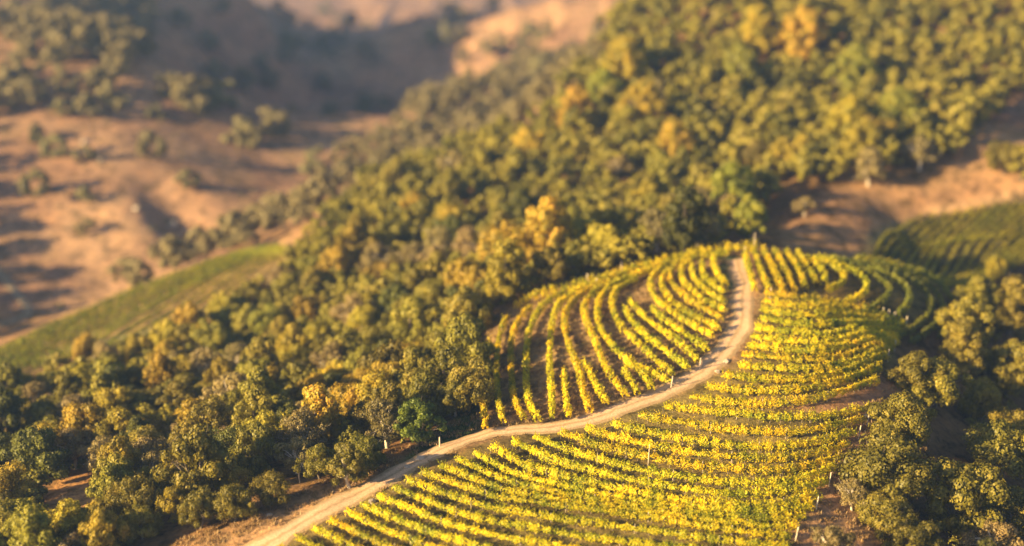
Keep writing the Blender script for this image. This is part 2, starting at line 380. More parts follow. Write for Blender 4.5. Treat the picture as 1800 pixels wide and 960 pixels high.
def road_mat(name, rut, mid):
    m, t, N, L = new_mat(name)
    at = N("ShaderNodeVertexColor"); at.layer_name = "zone"; geo = N("ShaderNodeNewGeometry")
    n1 = N("ShaderNodeTexNoise"); n1.inputs['Scale'].default_value = .9; n1.inputs['Detail'].default_value = 6; L(geo.outputs['Position'], n1.inputs['Vector'])
    n2 = N("ShaderNodeTexNoise"); n2.inputs['Scale'].default_value = 5; n2.inputs['Detail'].default_value = 4; L(geo.outputs['Position'], n2.inputs['Vector'])
    ad = N("ShaderNodeMath"); ad.operation = 'MULTIPLY_ADD'; L(n1.outputs[0], ad.inputs[0]); ad.inputs[1].default_value = .22
    L(at.outputs[0], ad.inputs[2])
    sb = N("ShaderNodeMath"); sb.operation = 'SUBTRACT'; sb.inputs[1].default_value = .11; L(ad.outputs[0], sb.inputs[0])
    r = ramp(N, [(.0, mid), (.16, mid), (.27, rut), (.40, rut), (.5, mid), (.60, rut), (.73, rut), (.86, mid)]); L(sb.outputs[0], r.inputs[0])
    r2 = ramp(N, [(.3, (.75,.73,.7)), (.7, (1.2,1.2,1.2))]); L(n2.outputs[0], r2.inputs[0])
    mx = N("ShaderNodeMix"); mx.data_type = 'RGBA'; mx.blend_type = 'MULTIPLY'; mx.inputs[0].default_value = 1
    L(r.outputs[0], mx.inputs[6]); L(r2.outputs[0], mx.inputs[7])
    b = N("ShaderNodeBsdfDiffuse"); L(mx.outputs[2], b.inputs[0])
    bu = N("ShaderNodeBump"); bu.inputs['Strength'].default_value = .5; bu.inputs['Distance'].default_value = .12; L(n2.outputs[0], bu.inputs['Height']); L(bu.outputs[0], b.inputs['Normal'])
    o = N("ShaderNodeOutputMaterial"); L(b.outputs[0], o.inputs[0]); return m
ROAD_PX = [(330,1060),(430,978),(500,938),(560,905),(620,873),(680,840),(740,808),(800,781),(850,765),(900,756),(960,750),(1010,743),(1060,731),
           (1110,713),(1160,694),(1200,675),(1240,651),(1270,622),(1292,590),(1303,560),(1308,530),(1306,500),(1300,475),(1294,456)]
ROAD = wline(ROAD_PX)
ribbon("dirt_road", ROAD, 3.7, road_mat("road_dirt", (.54,.355,.22), (.33,.225,.12)), lift=.07, wob=.6)
ribbon("hill_track", wline([(-60,420),(0,480),(20,505),(45,535),(48,552),(20,565),(-40,578)], tmin=290), 2.2, road_mat("track_dirt", (.27,.21,.14), (.25,.19,.125)), lift=.15, wob=.1)

ribbon('vineyard_track', wline([(120,612),(160,606),(205,597),(245,587),(295,573)], tmin=225), 2.4, road_mat('field_track_dirt', (.42,.34,.22), (.33,.28,.15)), lift=.12, wob=.1)
# ------------------------------------------------------------------ vines
def resample(line, step):
    d = np.r_[0, np.cumsum(np.linalg.norm(np.diff(line, axis=0), axis=1))]
    s = np.arange(0, d[-1], step)
    return np.stack([np.interp(s, d, line[:, 0]), np.interp(s, d, line[:, 1])], 1), d[-1]
def vine_foliage(line, dens, leaf, hgt, wid, gap=.04, shoots=True, r=None):
    d = np.r_[0, np.cumsum(np.linalg.norm(np.diff(line, axis=0), axis=1))]; L_ = d[-1]
    nv = max(2, int(L_ / 1.5)); pv = (np.arange(nv) + .5) * L_ / nv        # one vine every 1.3 m
    vig = np.clip(r.normal(1, .22, nv), .45, 1.45); vig[r.random(nv) < gap] = .25
    ns = int(L_ * dens / 6)                                                # shoots with six leaves each
    vi = r.integers(0, nv, ns); s0 = pv[vi] + r.normal(0, .36, ns); s0 = np.clip(s0, 0, L_)
    x = np.interp(s0, d, line[:, 0]); y = np.interp(s0, d, line[:, 1])
    e = np.clip(s0 + .3, 0, L_); f = np.clip(s0 - .3, 0, L_)
    tx = np.interp(e, d, line[:, 0]) - np.interp(f, d, line[:, 0]); ty = np.interp(e, d, line[:, 1]) - np.interp(f, d, line[:, 1])
    n_ = np.hypot(tx, ty) + 1e-9; tx /= n_; ty /= n_
    g = vig[vi]
    z0 = hz(x, y)
    C = []; Nn = []; Sz = []
    blob = 1 + .22 * np.sin(s0 * 4.1 + r.uniform(0, 6)) + .12 * np.sin(s0 * 9.7)
    for k in range(5):
        ph = r.uniform(-.9, 4.04, ns); q = (1 - .4 * r.random(ns) ** 2) * blob * (.55 + .45 * g)
        lat = np.cos(ph) * wid * .62 * q + r.normal(0, .03, ns); al = r.normal(0, .12, ns)
        hh = hgt * (.60 + .34 * np.sin(ph) * q * (.6 + .4 * g))
        C.append(np.stack([x - ty * lat + tx * al, y + tx * lat + ty * al, z0 + np.maximum(hh, .2)], 1))
        nl = np.cos(ph); Nn.append(np.stack([-ty * nl, tx * nl, np.sin(ph) * .9 + .15], 1) + r.normal(0, .38, (ns, 3)))
        Sz.append(leaf * r.uniform(.7, 1.25, ns))
    ms = max(2, ns // 5); pick = r.integers(0, ns, ms); lx = r.normal(0, .30, ms); ly = r.normal(0, .30, ms)
    for k in range(5):
        t = k / 4
        C.append(np.stack([x[pick] + lx * t, y[pick] + ly * t, z0[pick] + hgt * (.85 + .36 * t * g[pick]) + r.normal(0, .02, ms)], 1))
        Nn.append(np.stack([lx * 2, ly * 2, np.full(ms, .6)], 1) + r.normal(0, .4, (ms, 3))); Sz.append(np.full(ms, leaf) * (1.1 - .35 * t))
    C = np.concatenate(C); Nn = np.concatenate(Nn); Sz = np.concatenate(Sz)
    return cards(C, Nn, Sz, .8, r)
ORD = ['first','second','third','fourth','fifth','sixth','seventh','eighth','ninth','tenth','eleventh','twelfth','thirteenth','fourteenth',
       'fifteenth','sixteenth','seventeenth','eighteenth','nineteenth','twentieth','twenty-first','twenty-second','twenty-third','twenty-fourth',
       'twenty-fifth','twenty-sixth','twenty-seventh','twenty-eighth','twenty-ninth','thirtieth','thirty-first','thirty-second','thirty-third','thirty-fourth','thirty-fifth','thirty-sixth']
def vine_row(line, label, group, dens=60, leaf=.3, hgt=1.75, wid=.75, mat='vine', posts=7.0, seed=0, gap=.04, end_posts=True, trunks=True):
    r = np.random.default_rng(seed + 100)
    if len(line) < 3: return None
    o = bpy.data.objects.new("vine_row", None); COL.objects.link(o)
    c = line[0]; loc = np.array([c[0], c[1], float(hz(c[0], c[1]))]); o.location = loc
    o.empty_display_size = .3
    tag(o, label, "vine row", group)
    V, F = vine_foliage(line, dens, leaf, hgt, wid, gap, True, r)
    add_obj("foliage", mesh_np("vine_foliage", V - loc, F, M[mat]), o)
    p, L_ = resample(line, 1.3)
    if trunks and len(p) > 1:
        segs = []
        for q in p:
            b = np.array([q[0] + r.normal(0, .05), q[1] + r.normal(0, .05), 0.]); b[2] = float(hz(b[0], b[1])) - .05
            segs.append((b - loc, b - loc + [r.normal(0, .05), r.normal(0, .05), .85], .045, .03))
        for s0_, s1_ in zip(segs[:-1], segs[1:]): segs = segs + [(s0_[1], s1_[1], .03, .03)]
        V, F = tubes(segs, 4); add_obj("vine_wood", mesh_np("vine_wood", V, F, M['bark']), o)
    if end_posts:
        for k, q in ((0, line[0]), (1, line[-1])):
            if r.random() > (.06 if k == 0 else .4 if 'near slope' in label else .04): continue
            d = (line[1] - line[0]) if k == 0 else (line[-2] - line[-1]); d = d / np.linalg.norm(d)
            b = np.array([q[0] - d[0]*.5, q[1] - d[1]*.5, 0.]); b[2] = float(hz(b[0], b[1])) - .1
            V, F = tubes([(b - loc, b - loc + [-d[0]*.25, -d[1]*.25, 1.75 + .1], .075, .07)], 8)
            add_obj("end_post", mesh_np("end_post", V, F, M['post']), o)
    if posts:
        p, _ = resample(line, posts)
        for q in p[1:]:
            b = np.array([q[0], q[1], float(hz(q[0], q[1])) - .1])
            V, F = tubes([(b - loc, b - loc + [r.normal(0, .03), r.normal(0, .03), hgt + .22], .03, .03)], 4)
            add_obj("stake", mesh_np("stake", V, F, M['post']), o)
    return o

# front slope: guides at numbered rows, the rows between them interpolated on the ground
GUIDES = [
 (0, [(489,957),(560,990),(640,1020),(800,1050),(1100,1078),(1390,1080)]),
 (5, [(637,882),(690,905),(760,932),(850,957),(960,978),(1150,1003),(1390,1012)]),
 (9, [(741,825),(800,845),(869,868),(960,880),(1060,892),(1150,905),(1250,922),(1330,933),(1391,937)]),
 (13, [(864,783),(895,800),(928,818),(995,836),(1052,850),(1120,863),(1200,877),(1300,885),(1380,882),(1440,869)]),
 (15, [(940,765),(983,783),(1034,800),(1121,822),(1200,836),(1280,845),(1345,847),(1400,842),(1440,830),(1466,818)]),
 (18, [(1076,741),(1121,754),(1196,768),(1260,778),(1320,783),(1390,781),(1450,772),(1505,759)]),
 (20, [(1165,712),(1250,721),(1330,728),(1400,731),(1470,727),(1535,716)]),
 (21, [(1213,695),(1270,704),(1330,708),(1400,704),(1470,690),(1543,668)]),
 (24, [(1298,640),(1340,643),(1380,646),(1450,645),(1510,631),(1565,612)]),
 (28, [(1328,574),(1400,582),(1470,586),(1530,580),(1590,567)]),
 (32, [(1343,513),(1400,520),(1450,528),(1500,537),(1545,548)]),
]
def norm_curve(line, m=60):
    d = np.r_[0, np.cumsum(np.linalg.norm(np.diff(line, axis=0), axis=1))]; s = np.linspace(0, d[-1], m)
    return np.stack([np.interp(s, d, line[:, 0]), np.interp(s, d, line[:, 1])], 1)
GW = [(i, norm_curve(wline(px, 1.0))) for i, px in GUIDES]
GI = np.array([g[0] for g in GW])
def hermite_rows(k):
    j = np.clip(np.searchsorted(GI, k, 'right') - 1, 0, len(GI) - 2); f = (k - GI[j]) / (GI[j+1] - GI[j])
    return GW[j][1] * (1 - f) + GW[j+1][1] * f
LEFT_ENDS = {}
for k in range(33):
    line = hermite_rows(k)
    r = np.random.default_rng(k)
    line = line + np.convolve(r.normal(0, .05, len(line)), np.ones(9)/9, 'same')[:, None]
    near = k < 22
    vine_row(line, f"yellow vine row on the near slope, {ORD[k]} up from the lowest road end",
             "vine rows on the near slope", dens=(230 if near else 190), leaf=(.19 if near else .25), hgt=(1.1 if k < 13 else 1.4), wid=(.52 if k < 13 else .74), mat='vine', posts=9. if near else 0,
             seed=k, gap=.05, trunks=near)

# upright rows on the knoll, right of the road's top end
def zk(lst): return z6(lst)
UP = [zk([(130,110),(160,230),(205,400)]), zk([(190,80),(250,240),(320,400)]), zk([(260,80),(350,240),(420,400)]), zk([(350,85),(440,240),(510,390)]),
      zk([(440,95),(540,240),(590,370)]), zk([(530,110),(610,230),(680,340)]), zk([(600,130),(690,210),(740,290),(730,340)])]
for k, px in enumerate(UP):
    vine_row(wline(px, .9), f"short upright vine row on the crest, {ORD[k]} right of the road's end",
             "upright vine rows on the crest", dens=150, leaf=.26, hgt=1.5, wid=.7, posts=0, seed=200 + k, trunks=False)
for k, px in enumerate(CONT):
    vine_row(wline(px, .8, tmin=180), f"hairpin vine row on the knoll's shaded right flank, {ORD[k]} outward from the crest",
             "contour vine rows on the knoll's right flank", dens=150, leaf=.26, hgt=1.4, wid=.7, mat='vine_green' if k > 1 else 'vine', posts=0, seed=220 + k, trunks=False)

# block left of the road
LB = [
 [(853,752),(850,700),(852,645),(860,600)],
 [(885,740),(875,700),(873,640),(878,590),(890,560)],
 [(922,736),(904,700),(898,640),(900,595),(914,560),(936,540)],
 [(946,738),(928,700),(925,640),(928,592),(942,555),(963,530),(998,513),(1041,500)],
 [(970,734),(970,696),(966,642),(968,589),(974,554),(984,533),(1012,513),(1055,495),(1110,477)],
 [(1000,732),(994,690),(991,650)],
 [(1037,719),(1027,695),(1017,650),(1003,614),(993,579),(994,550),(1008,528),(1035,508),(1075,491),(1130,473)],
 [(1067,709),(1045,672),(1026,636)],
 [(1100,694),(1080,670),(1060,636),(1046,600),(1031,565),(1027,540),(1040,518),(1065,502),(1110,486),(1170,465)],
 [(1122,692),(1108,668),(1096,650)],
 [(1147,683),(1133,662),(1115,645),(1100,636)],
 [(1175,669),(1144,655),(1113,640),(1088,620),(1068,597),(1053,572),(1050,548),(1054,526),(1070,507),(1098,493),(1150,474),(1210,455)],
 [(1184,657),(1162,641),(1138,618),(1113,595),(1095,578),(1084,560),(1076,537),(1078,520),(1090,505),(1120,490)],
 [(1210,648),(1184,628),(1159,607),(1134,590),(1113,567),(1098,543)],
 [(1228,636),(1212,618),(1191,600),(1169,584),(1131,555),(1108,530)],
 [(1243,614),(1219,597),(1191,578),(1172,565),(1144,542)],
 [(1255,590),(1225,575),(1191,556),(1163,535),(1147,514),(1144,492),(1160,475)],
 [(1264,577),(1235,563),(1210,551),(1188,536),(1169,515),(1163,494),(1176,474)],
 [(1268,560),(1238,542),(1206,523),(1184,502),(1177,482),(1190,466)],
 [(1276,545),(1250,535),(1225,519),(1203,498),(1197,476),(1210,460)],
 [(1275,530),(1255,520),(1238,507),(1220,488),(1215,468)],
 [(1275,514),(1250,500),(1236,484),(1234,463)],
 [(1276,502),(1263,484),(1255,468),(1254,452)],
]
NLB = len(LB)
for k, px in enumerate(LB):
    vine_row(wline(px, .9), f"golden vine row left of the road, {ORD[k]} along the road from the oak wood",
             "curving vine rows left of the road", dens=165, leaf=.24, hgt=1.45, wid=.62, posts=0, seed=300 + k, gap=.06, trunks=False)
TOPR = [[(905,540),(924,529),(970,512),(1020,499),(1060,487),(1110,473),(1180,455),(1240,443),(1300,436),(1330,434)],
        [(1130,470),(1180,460),(1230,450),(1280,446)]]
for k, px in enumerate(TOPR):
    vine_row(wline(px, .9), ["long vine row along the far edge of the left block beside the forest", "short vine row just inside the far edge of the left block"][k],
             "curving vine rows left of the road", dens=115, leaf=.29, hgt=1.6, wid=.8, posts=0, seed=340 + k, trunks=False)

# far block behind the knoll on the right
def interp_guides(gs, h, counts, tmin=0):
    ws = [norm_curve(wline(px, h, tmin=tmin)) for px in gs]; out = []
    for a, b, c in zip(ws[:-1], ws[1:], counts):
        for k in range(c): out.append(a * (1 - k / c) + b * k / c)
    out.append(ws[-1]); return out
FB = interp_guides([[(1502,458),(1545,430),(1580,405),(1622,377)],
                    [(1608,482),(1650,452),(1706,414),(1775,354)],
                    [(1683,498),(1729,470),(1780,435),(1850,375)],
                    [(1700,508),(1760,480),(1830,445),(1900,400)]], .9, [7, 6, 4], tmin=225)
for k, line in enumerate(FB):
    vine_row(line, f"olive vine row in the far block behind the knoll, {ORD[k]} from the left",
             "vine rows in the far right block", dens=80, leaf=.26, hgt=1.2, wid=.42, mat='vine_mid', posts=0, seed=400 + k, end_posts=False, trunks=False)
SB = interp_guides([[(-40,632),(0,612),(105,563),(210,518),(330,472),(410,444),(486,430)],
                    [(-40,668),(0,650),(80,627),(156,603),(219,566),(281,532),(344,497),(437,450),(505,436)],
                    [(150,618),(290,580),(340,556),(400,510),(450,470),(515,442)]], .9, [8, 4], tmin=225)
for k, line in enumerate(SB):
    vine_row(line, f"green vine row in the far left strip, {ORD[k]} from its far edge",
             "vine rows in the far left strip", dens=60, leaf=.30, hgt=1.1, wid=.42, mat='vine_strip', posts=0, seed=450 + k, end_posts=False, trunks=False)

# ------------------------------------------------------------------ trees
def crown_geo(seed, w=6., h=5.2, base=2.0, leaf=.34, nleaf=5200, ncl=34, flat=1.0):
    """leaf clumps over an uneven dome; returns verts, faces, clump centres"""
    r = np.random.default_rng(seed)
    th = r.uniform(0, 6.283, ncl); u = r.uniform(-.75, 1, ncl); rr = np.sqrt(np.clip(1 - u * u, .05, 1))
    lob = 1 + .2 * np.sin(th * 2 + r.uniform(0, 6)) + .12 * np.sin(th * 3 + r.uniform(0, 6))
    k = .94 * np.sqrt(r.uniform(.04, 1, ncl)) * lob
    cx = w / 2 * rr * np.cos(th) * k; cy = w / 2 * rr * np.sin(th) * k
    cz = base + h * .36 + u * h * .46 * r.uniform(.7, 1.12, ncl)
    cr = w * r.uniform(.075, .165, ncl)
    C0 = np.stack([cx, cy, cz], 1)
    q = r.choice(ncl, nleaf, p=cr ** 2 / (cr ** 2).sum())
    D = r.normal(size=(nleaf, 3)); D[:, 2] += .25; D /= np.linalg.norm(D, axis=1, keepdims=True)
    rad = cr[q] * (1 - .45 * r.random(nleaf) ** 2) * (1 + .28 * np.sin(D[:, 0] * 5 + q) * np.sin(D[:, 1] * 5 + q * 2) )
    pos = C0[q] + D * rad[:, None] * np.array([1, 1, .8 * flat])
    Nn = D + r.normal(0, .24, (nleaf, 3))
    V, F = cards(pos, Nn, leaf * r.uniform(.7, 1.35, nleaf), .8, r)
    return V, F, C0
def trunk_geo(seed, C0, base, rad=.2, nl=10, lean=.3):
    r = np.random.default_rng(seed + 5)
    top = np.array([r.normal(0, lean), r.normal(0, lean), base + .6]); mid = np.array([top[0]*.3, top[1]*.3, base * .5])
    segs = [((0, 0, -.6), (0, 0, 0.1), rad * 1.5, rad * 1.15), ((0, 0, .1), mid, rad * 1.15, rad * .95), (mid, top, rad * .95, rad * .8)]
    for c in C0[r.permutation(len(C0))[:nl]]:
        m = top + (c - top) * .5 + r.normal(0, .25, 3); segs += [(top - [0, 0, .15], m, rad * .5, rad * .3), (m, c, rad * .3, rad * .08)]
        for _ in range(2):
            e = c + r.normal(0, .5, 3); segs.append((m, e, rad * .16, rad * .05))
    return tubes(segs, 6)
PROTO = []
for s in range(10):
    w = [6, 6.6, 5.4, 7, 6, 5, 6.4, 5.8, 7, 5.2][s]; h = [5, 4.6, 5.6, 4.8, 5.4, 5.2, 4.4, 5.8, 5, 6][s]; b = [1.0, 1.1, .8, 1.2, .7, .9, .8, 1.0, 1.1, .8][s]
    V, F, C0 = crown_geo(s + 1, w, h, b, .215, 14000, 52 + s * 3)
    cm = mesh_np("crown", V, F, M['oak'])
    tv, tf = trunk_geo(s, C0, b); tm = mesh_np("trunk", tv, tf, M['bark'], True)
    PROTO.append((cm, tm, w, h + b))
SPARSE = []
for s in range(4):     # thin, pale crowns that show their branches
    V, F, C0 = crown_geo(s + 50, 6.2, 4.8, 1.3, .22, 6000, 44)
    cm = mesh_np("sparse_crown", V, F, M['oak_pale'])
    tv, tf = trunk_geo(s + 50, C0, 1.8, .22, 30); tm = mesh_np("pale_trunk", tv, tf, M['pale_bark'], True)
    SPARSE.append((cm, tm, 6.2, 6.6))
def tree(x, y, w, kind='oak', name='oak_tree', label='', group=None, hs=1.0, proto=None, bark=None, r=random):
    z = float(hz(x, y))
    P_ = SPARSE if kind == 'oak_pale' else PROTO
    cm, tm, pw, ph = P_[proto if proto is not None else r.randrange(len(P_))]
    o = bpy.data.objects.new(name, None); COL.objects.link(o); o.location = (x, y, z)
    s = w / pw; o.scale = (s, s, s * hs); o.rotation_euler = (0, 0, r.uniform(0, 6.283)); o.empty_display_size = .5
    tag(o, label, "tree", group)
    c = add_obj("crown", cm, o); c.material_slots[0].link = 'OBJECT'; c.material_slots[0].material = M[kind]
    t = add_obj("trunk", tm, o)
    if bark: t.material_slots[0].link = 'OBJECT'; t.material_slots[0].material = M[bark]
    return o

placed = []     # x, y, radius
def free(x, y, w, k=.62):
    for a, b, c in placed:
        if (a - x) ** 2 + (b - y) ** 2 < ((w + c) * .5 * k) ** 2: return False
    return True
# named trees: crown centre in the photograph, width in metres
NAMED = [
 (560,728,5.5,'orange','autumn_tree',"orange leafed tree at the front of the left wood, above the pale bare crowns"),
 (618,690,5.5,'gold','autumn_tree',"yellow tree in the left wood between two orange ones"),
 (662,676,6,'gold','autumn_tree',"broad yellow tree on the slope behind the bright green tree"),
 (705,628,6,'orange','autumn_tree',"orange tinged tree near the left corner of the curved vine block"),
 (355,645,4.2,'gold','autumn_tree',"lone golden tree in the middle of the left forest"),
 (466,552,6,'lime','autumn_tree',"bright lime tree right of the far vineyard strip"),
 (328,722,3.8,'lime','autumn_tree',"small lime green tree low in the left forest"),
 (470,690,4.5,'lime','autumn_tree',"yellow green tree left of the orange tree"),
 (792,370,6.5,'gold','autumn_tree',"golden tree on the forested ridge, leftmost of the ridge's gold trees"),
 (725,365,4.5,'gold','autumn_tree',"small gold tree on the ridge's left shoulder"),
 (895,412,8.5,'gold','autumn_tree',"large yellow tree behind the top edge of the curved vine block"),
 (965,402,7.5,'orange','autumn_tree',"orange tree beside the large yellow tree behind the vine block"),
 (1185,250,7,'orange','autumn_tree',"orange gold tree in the middle of the upper forest"),
 (1290,318,9,'lime','autumn_tree',"big yellow green tree just above the end of the road"),
 (1320,372,6,'lime','autumn_tree',"smaller yellow green tree in front of the big one above the road's end"),
 (1490,205,8,'gold','autumn_tree',"yellow tree at the middle of the upper right wood"),
 (1405,58,10,'orange','autumn_tree',"large orange gold crown near the top edge of the photo"),
 (1330,52,8,'gold','autumn_tree',"yellow crown left of the orange gold one at the top"),
 (1580,190,8,'lime','autumn_tree',"lime green crown in the upper right wood"),
 (1100,112,9,'gold','autumn_tree',"gold crown on the skyline end of the forested ridge"),
 (1132,185,8,'gold','autumn_tree',"gold crown just below the ridge's upper end"),
 (1060,140,8,'lime','autumn_tree',"lime crown on the ridge's outer edge"),
 (1012,190,7,'orange','autumn_tree',"orange crown on the ridge's outer edge"),
 (932,238,7,'gold','autumn_tree',"yellow crown on the ridge's outer edge beside the hazy trees"),
 (1300,120,8,'lime','autumn_tree',"yellow green crown between pale trunks high in the upper forest"),
 (1500,120,9,'lime','autumn_tree',"broad yellow green crown below the top edge in the upper right wood"),
 (750,640,5,'gold','autumn_tree',"gold crown at the right end of the left wood"),
 (590,650,5,'gold','autumn_tree',"gold crown behind the left wood's orange tree"),
 (733,738,5.6,'fresh','oak_tree',"bright green tree with hanging foliage beside the road verge"),
 (668,440,6.5,'oak_pale','pale_oak_tree',"pale tan tree left of the ridge's gold trees"),
 (520,790,5.5,'oak_pale','pale_oak_tree',"pale bare branched tree behind the road edge oaks"),
 (460,775,6,'oak_pale','pale_oak_tree',"pale dry tree in the row behind the road edge oaks, left of another pale one"),
 (398,770,5,'oak_pale','pale_oak_tree',"pale dry tree with bare orange branches in the left wood"),
 (270,820,5.5,'oak_pale','pale_oak_tree',"dry greyish tree above the small orange clearing"),
 (130,720,7,'oak_pale','pale_oak_tree',"wide pale brown crown in the lower left forest"),
 (60,690,6,'oak_pale','pale_oak_tree',"pale brown crown near the left edge of the photo"),
 (180,790,6,'oak_pale','pale_oak_tree',"pale brown crown between the two small clearings"),
 (800,610,5.5,'oak_pale','pale_oak_tree',"silvery grey tree beside the left end of the curved vine block"),
 (785,565,5,'oak_pale','pale_oak_tree',"tan tree behind the silvery grey one"),
 (575,640,5,'oak_pale','pale_oak_tree',"pinkish pale tree in the middle of the left wood"),
 (640,590,5,'oak_pale','pale_oak_tree',"pale tree above the gold crowns of the left wood"),
 (280,700,5,'oak_pale','pale_oak_tree',"dead grey tree in the middle of the left forest"),
 (1150,155,8,'oak_pale','pale_oak_tree',"pale tree high on the ridge"),
 (1415,355,4.5,'oak_pale','pale_oak_tree',"pale yellowish bush on the bare slope above the knoll"),
 (1620,255,8,'oak_pale','pale_oak_tree',"pale tree at the lower edge of the upper right wood"),
 (1530,280,8,'oak_pale','pale_oak_tree',"pale green tree standing out from the upper right wood"),
 (822,600,7,'oak','oak_tree',"tall oak shading the first vine rows left of the road"),
 (815,545,6.5,'oak','oak_tree',"tall oak at the brown corner of the curved block"),
 (824,655,6.5,'oak','oak_tree',"narrow oak against the curved block's left rows"),
 (800,690,5,'oak','oak_tree',"round oak with white limbs at the corner of the left wood beside the vines"),
 (640,780,5.4,'oak','oak_tree',"road edge oak with two pale trunks"),
 (612,815,4.8,'oak','oak_tree',"road edge oak with one white trunk, lowest on the verge"),
 (475,845,4.6,'oak','oak_tree',"small olive oak leaning out over the verge"),
 (350,885,4.8,'oak','oak_tree',"dark trunked oak at the verge near the bottom of the photo"),
 (410,870,5,'oak','oak_tree',"oak between the leaning small oak and the dark trunked one"),
 (560,800,5,'oak','oak_tree',"dark oak behind the road edge oaks"),
 (1560,800,9,'oak','oak_tree',"large dark oak at the right edge of the near vines"),
 (1500,862,4.2,'oak_pale','pale_oak_tree',"half dead tree with white branches beside the near vines"),
 (1590,722,7.5,'oak','oak_tree',"light topped oak touching the vines below the far hairpin rows"),
 (1650,655,7.5,'oak','oak_tree',"oak at the middle of the right tree belt"),
 (1612,640,6,'oak','oak_tree',"small oak where the hairpin rows meet the right tree belt"),
 (1700,565,7,'oak','oak_tree',"oak at the top of the right tree belt below the far vine block"),
 (1690,610,6,'oak','oak_tree',"oak in the shade of the right tree belt"),
 (1752,468,4.0,'gold','autumn_tree',"small yellowish tree at the corner of the far vine block"),
 (1780,530,8,'oak','oak_tree',"oak on the right edge of the photo below the far vine block"),
 (1720,520,6,'oak','oak_tree',"oak beside the lower corner of the far vine block"),
 (1775,640,7,'oak','oak_tree',"shaded oak on the right edge, halfway down"),
 (1770,770,9,'oak','oak_tree',"big sunlit oak on the right edge of the photo"),
 (1692,855,8.5,'oak','oak_tree',"sunlit oak standing alone in the dark ravine"),
 (1770,880,7,'oak','oak_tree',"oak in the lower right corner region, right of the lone ravine oak"),
 (1745,940,6,'oak_pale','pale_oak_tree',"pale branched tree at the bottom right corner"),
 (1560,880,5.5,'oak','oak_tree',"low oak below the half dead tree with white branches"),
 (1470,945,5,'oak_pale','pale_oak_tree',"silvery bush at the bottom right of the near vines"),
 (1600,930,5.5,'oak','oak_tree',"dark low oak at the bottom edge right of the silvery bush"),
 (1770,262,8,'oak','oak_tree',"oak cluster's left crown on the bare slope at the right edge"),
 (1800,275,8,'oak','oak_tree',"oak cluster's right crown cut by the right edge above the far vines"),
]
for u, v, w, kind, nm, lab in NAMED:
    hsc = 1.35 if u in (822, 815, 824) else 1.2 if (nm == 'autumn_tree' and v < 760 and u < 1700) else random.uniform(.92, 1.1)
    if nm == 'autumn_tree': w *= 1.15
    if u > 1550 and v > 500: w *= 1.15
    hcen = w * .62 * hsc
    x, y = cast(u, v, hcen, 230 if v < 560 and u > 1340 else 0)
    placed.append((x, y, w))
    pale = 'pale_bark' if ('white' in lab or 'pale trunks' in lab) else None
    tree(x, y, w, kind, nm, lab, None, hs=hsc, bark=pale)

# forests: jittered points on the ground, kept where their foot lies in the wood's outline
cand = []
def scatter(poly, wr, k, dmin, dmax, tries, region, xr, yr, holes=(), seed=0):
    r = random.Random(seed); out = []
    X = np.array([r.uniform(*xr) for _ in range(tries)]); Y = np.array([r.uniform(*yr) for _ in range(tries)])
    Z = hz(X, Y); u, v, f = project(X, Y, Z)
    ok = inpoly(u, v, poly) & (f > dmin) & (f < dmax)
    for hpoly in holes: ok &= ~inpoly(u, v, hpoly)
    for x, y, z, uu, vv, ff, o in zip(X, Y, Z, u, v, f, ok):
        if not o: continue
        w = wr[0] + (wr[1] - wr[0]) * r.random() ** (1.25 if region == 'near' else 1)
        if not free(x, y, w, k): continue
        placed.append((x, y, w)); cand.append(dict(x=x, y=y, w=w, u=uu, v=vv, f=ff, region=region, vis=visible(x, y, z, w * .9)))
P_NEAR = [(-260,1300),(270,945),(385,872),(465,838),(572,802),(690,790),(785,732),(820,705),(826,590),(868,545),(930,523),
          (1020,492),(1150,457),(1240,443),(1290,405),(1270,380),(1000,260),(880,240),(780,290),(700,318),(640,345),(580,392),(535,440),(490,500),(400,575),(300,620),(150,655),(0,702),(-260,780)]
P_UP = [(1290,410),(1365,345),(1450,335),(1520,322),(1600,330),(1645,320),(1700,235),(1800,165),(2100,70),(2100,-150),(1080,-150),(1070,100),
        (980,200),(860,292),(900,440),(1290,425)]
CL1 = [(-5,820),(25,768),(70,756),(75,830),(40,895),(-5,890)]; CL2 = [(62,885),(105,838),(200,790),(215,850),(160,945),(80,965)]
scatter(P_NEAR, (3.4, 7.6), .60, 140, 370, 21000, 'near', (-130, 60), (120, 350), (CL1, CL2), 1)
scatter(P_UP, (6.0, 9.0), .60, 240, 430, 9000, 'upper', (-20, 230), (230, 470), (), 2)
scatter([(545,370),(620,280),(760,175),(860,110),(1000,110),(1090,80),(1040,150),(960,200),(830,290),(700,340),(600,410),(560,400)], (6, 9), .68, 330, 620, 2600, 'hazy', (-120, 60), (360, 600), (), 3)
scatter([(-60,215),(60,200),(210,165),(250,110),(330,70),(300,0),(200,-20),(130,0),(0,60),(-60,80)], (8, 11), .66, 380, 700, 1500, 'hill', (-200, -60), (380, 640), (), 4)
scatter([(180,560),(290,480),(420,430),(560,330),(585,350),(520,410),(430,440),(330,470),(215,520)], (6, 9), .8, 280, 420, 900, 'gully', (-120, -20), (290, 420), (), 5)
scatter([(1715,640),(1760,560),(1900,480),(2200,440),(2200,1200),(1640,1200),(1660,900)], (6, 8), 1.05, 150, 320, 500, 'ravine', (30, 160), (120, 300), [[(1560,1000),(1590,900),(1640,780),(1700,780),(1660,900),(1640,1000)]], 6)
scatter([(-60,230),(-10,1000),(-700,1000),(-700,100)], (7, 10), .9, 280, 420, 1300, 'hill', (-200, -100), (280, 420), (), 7)
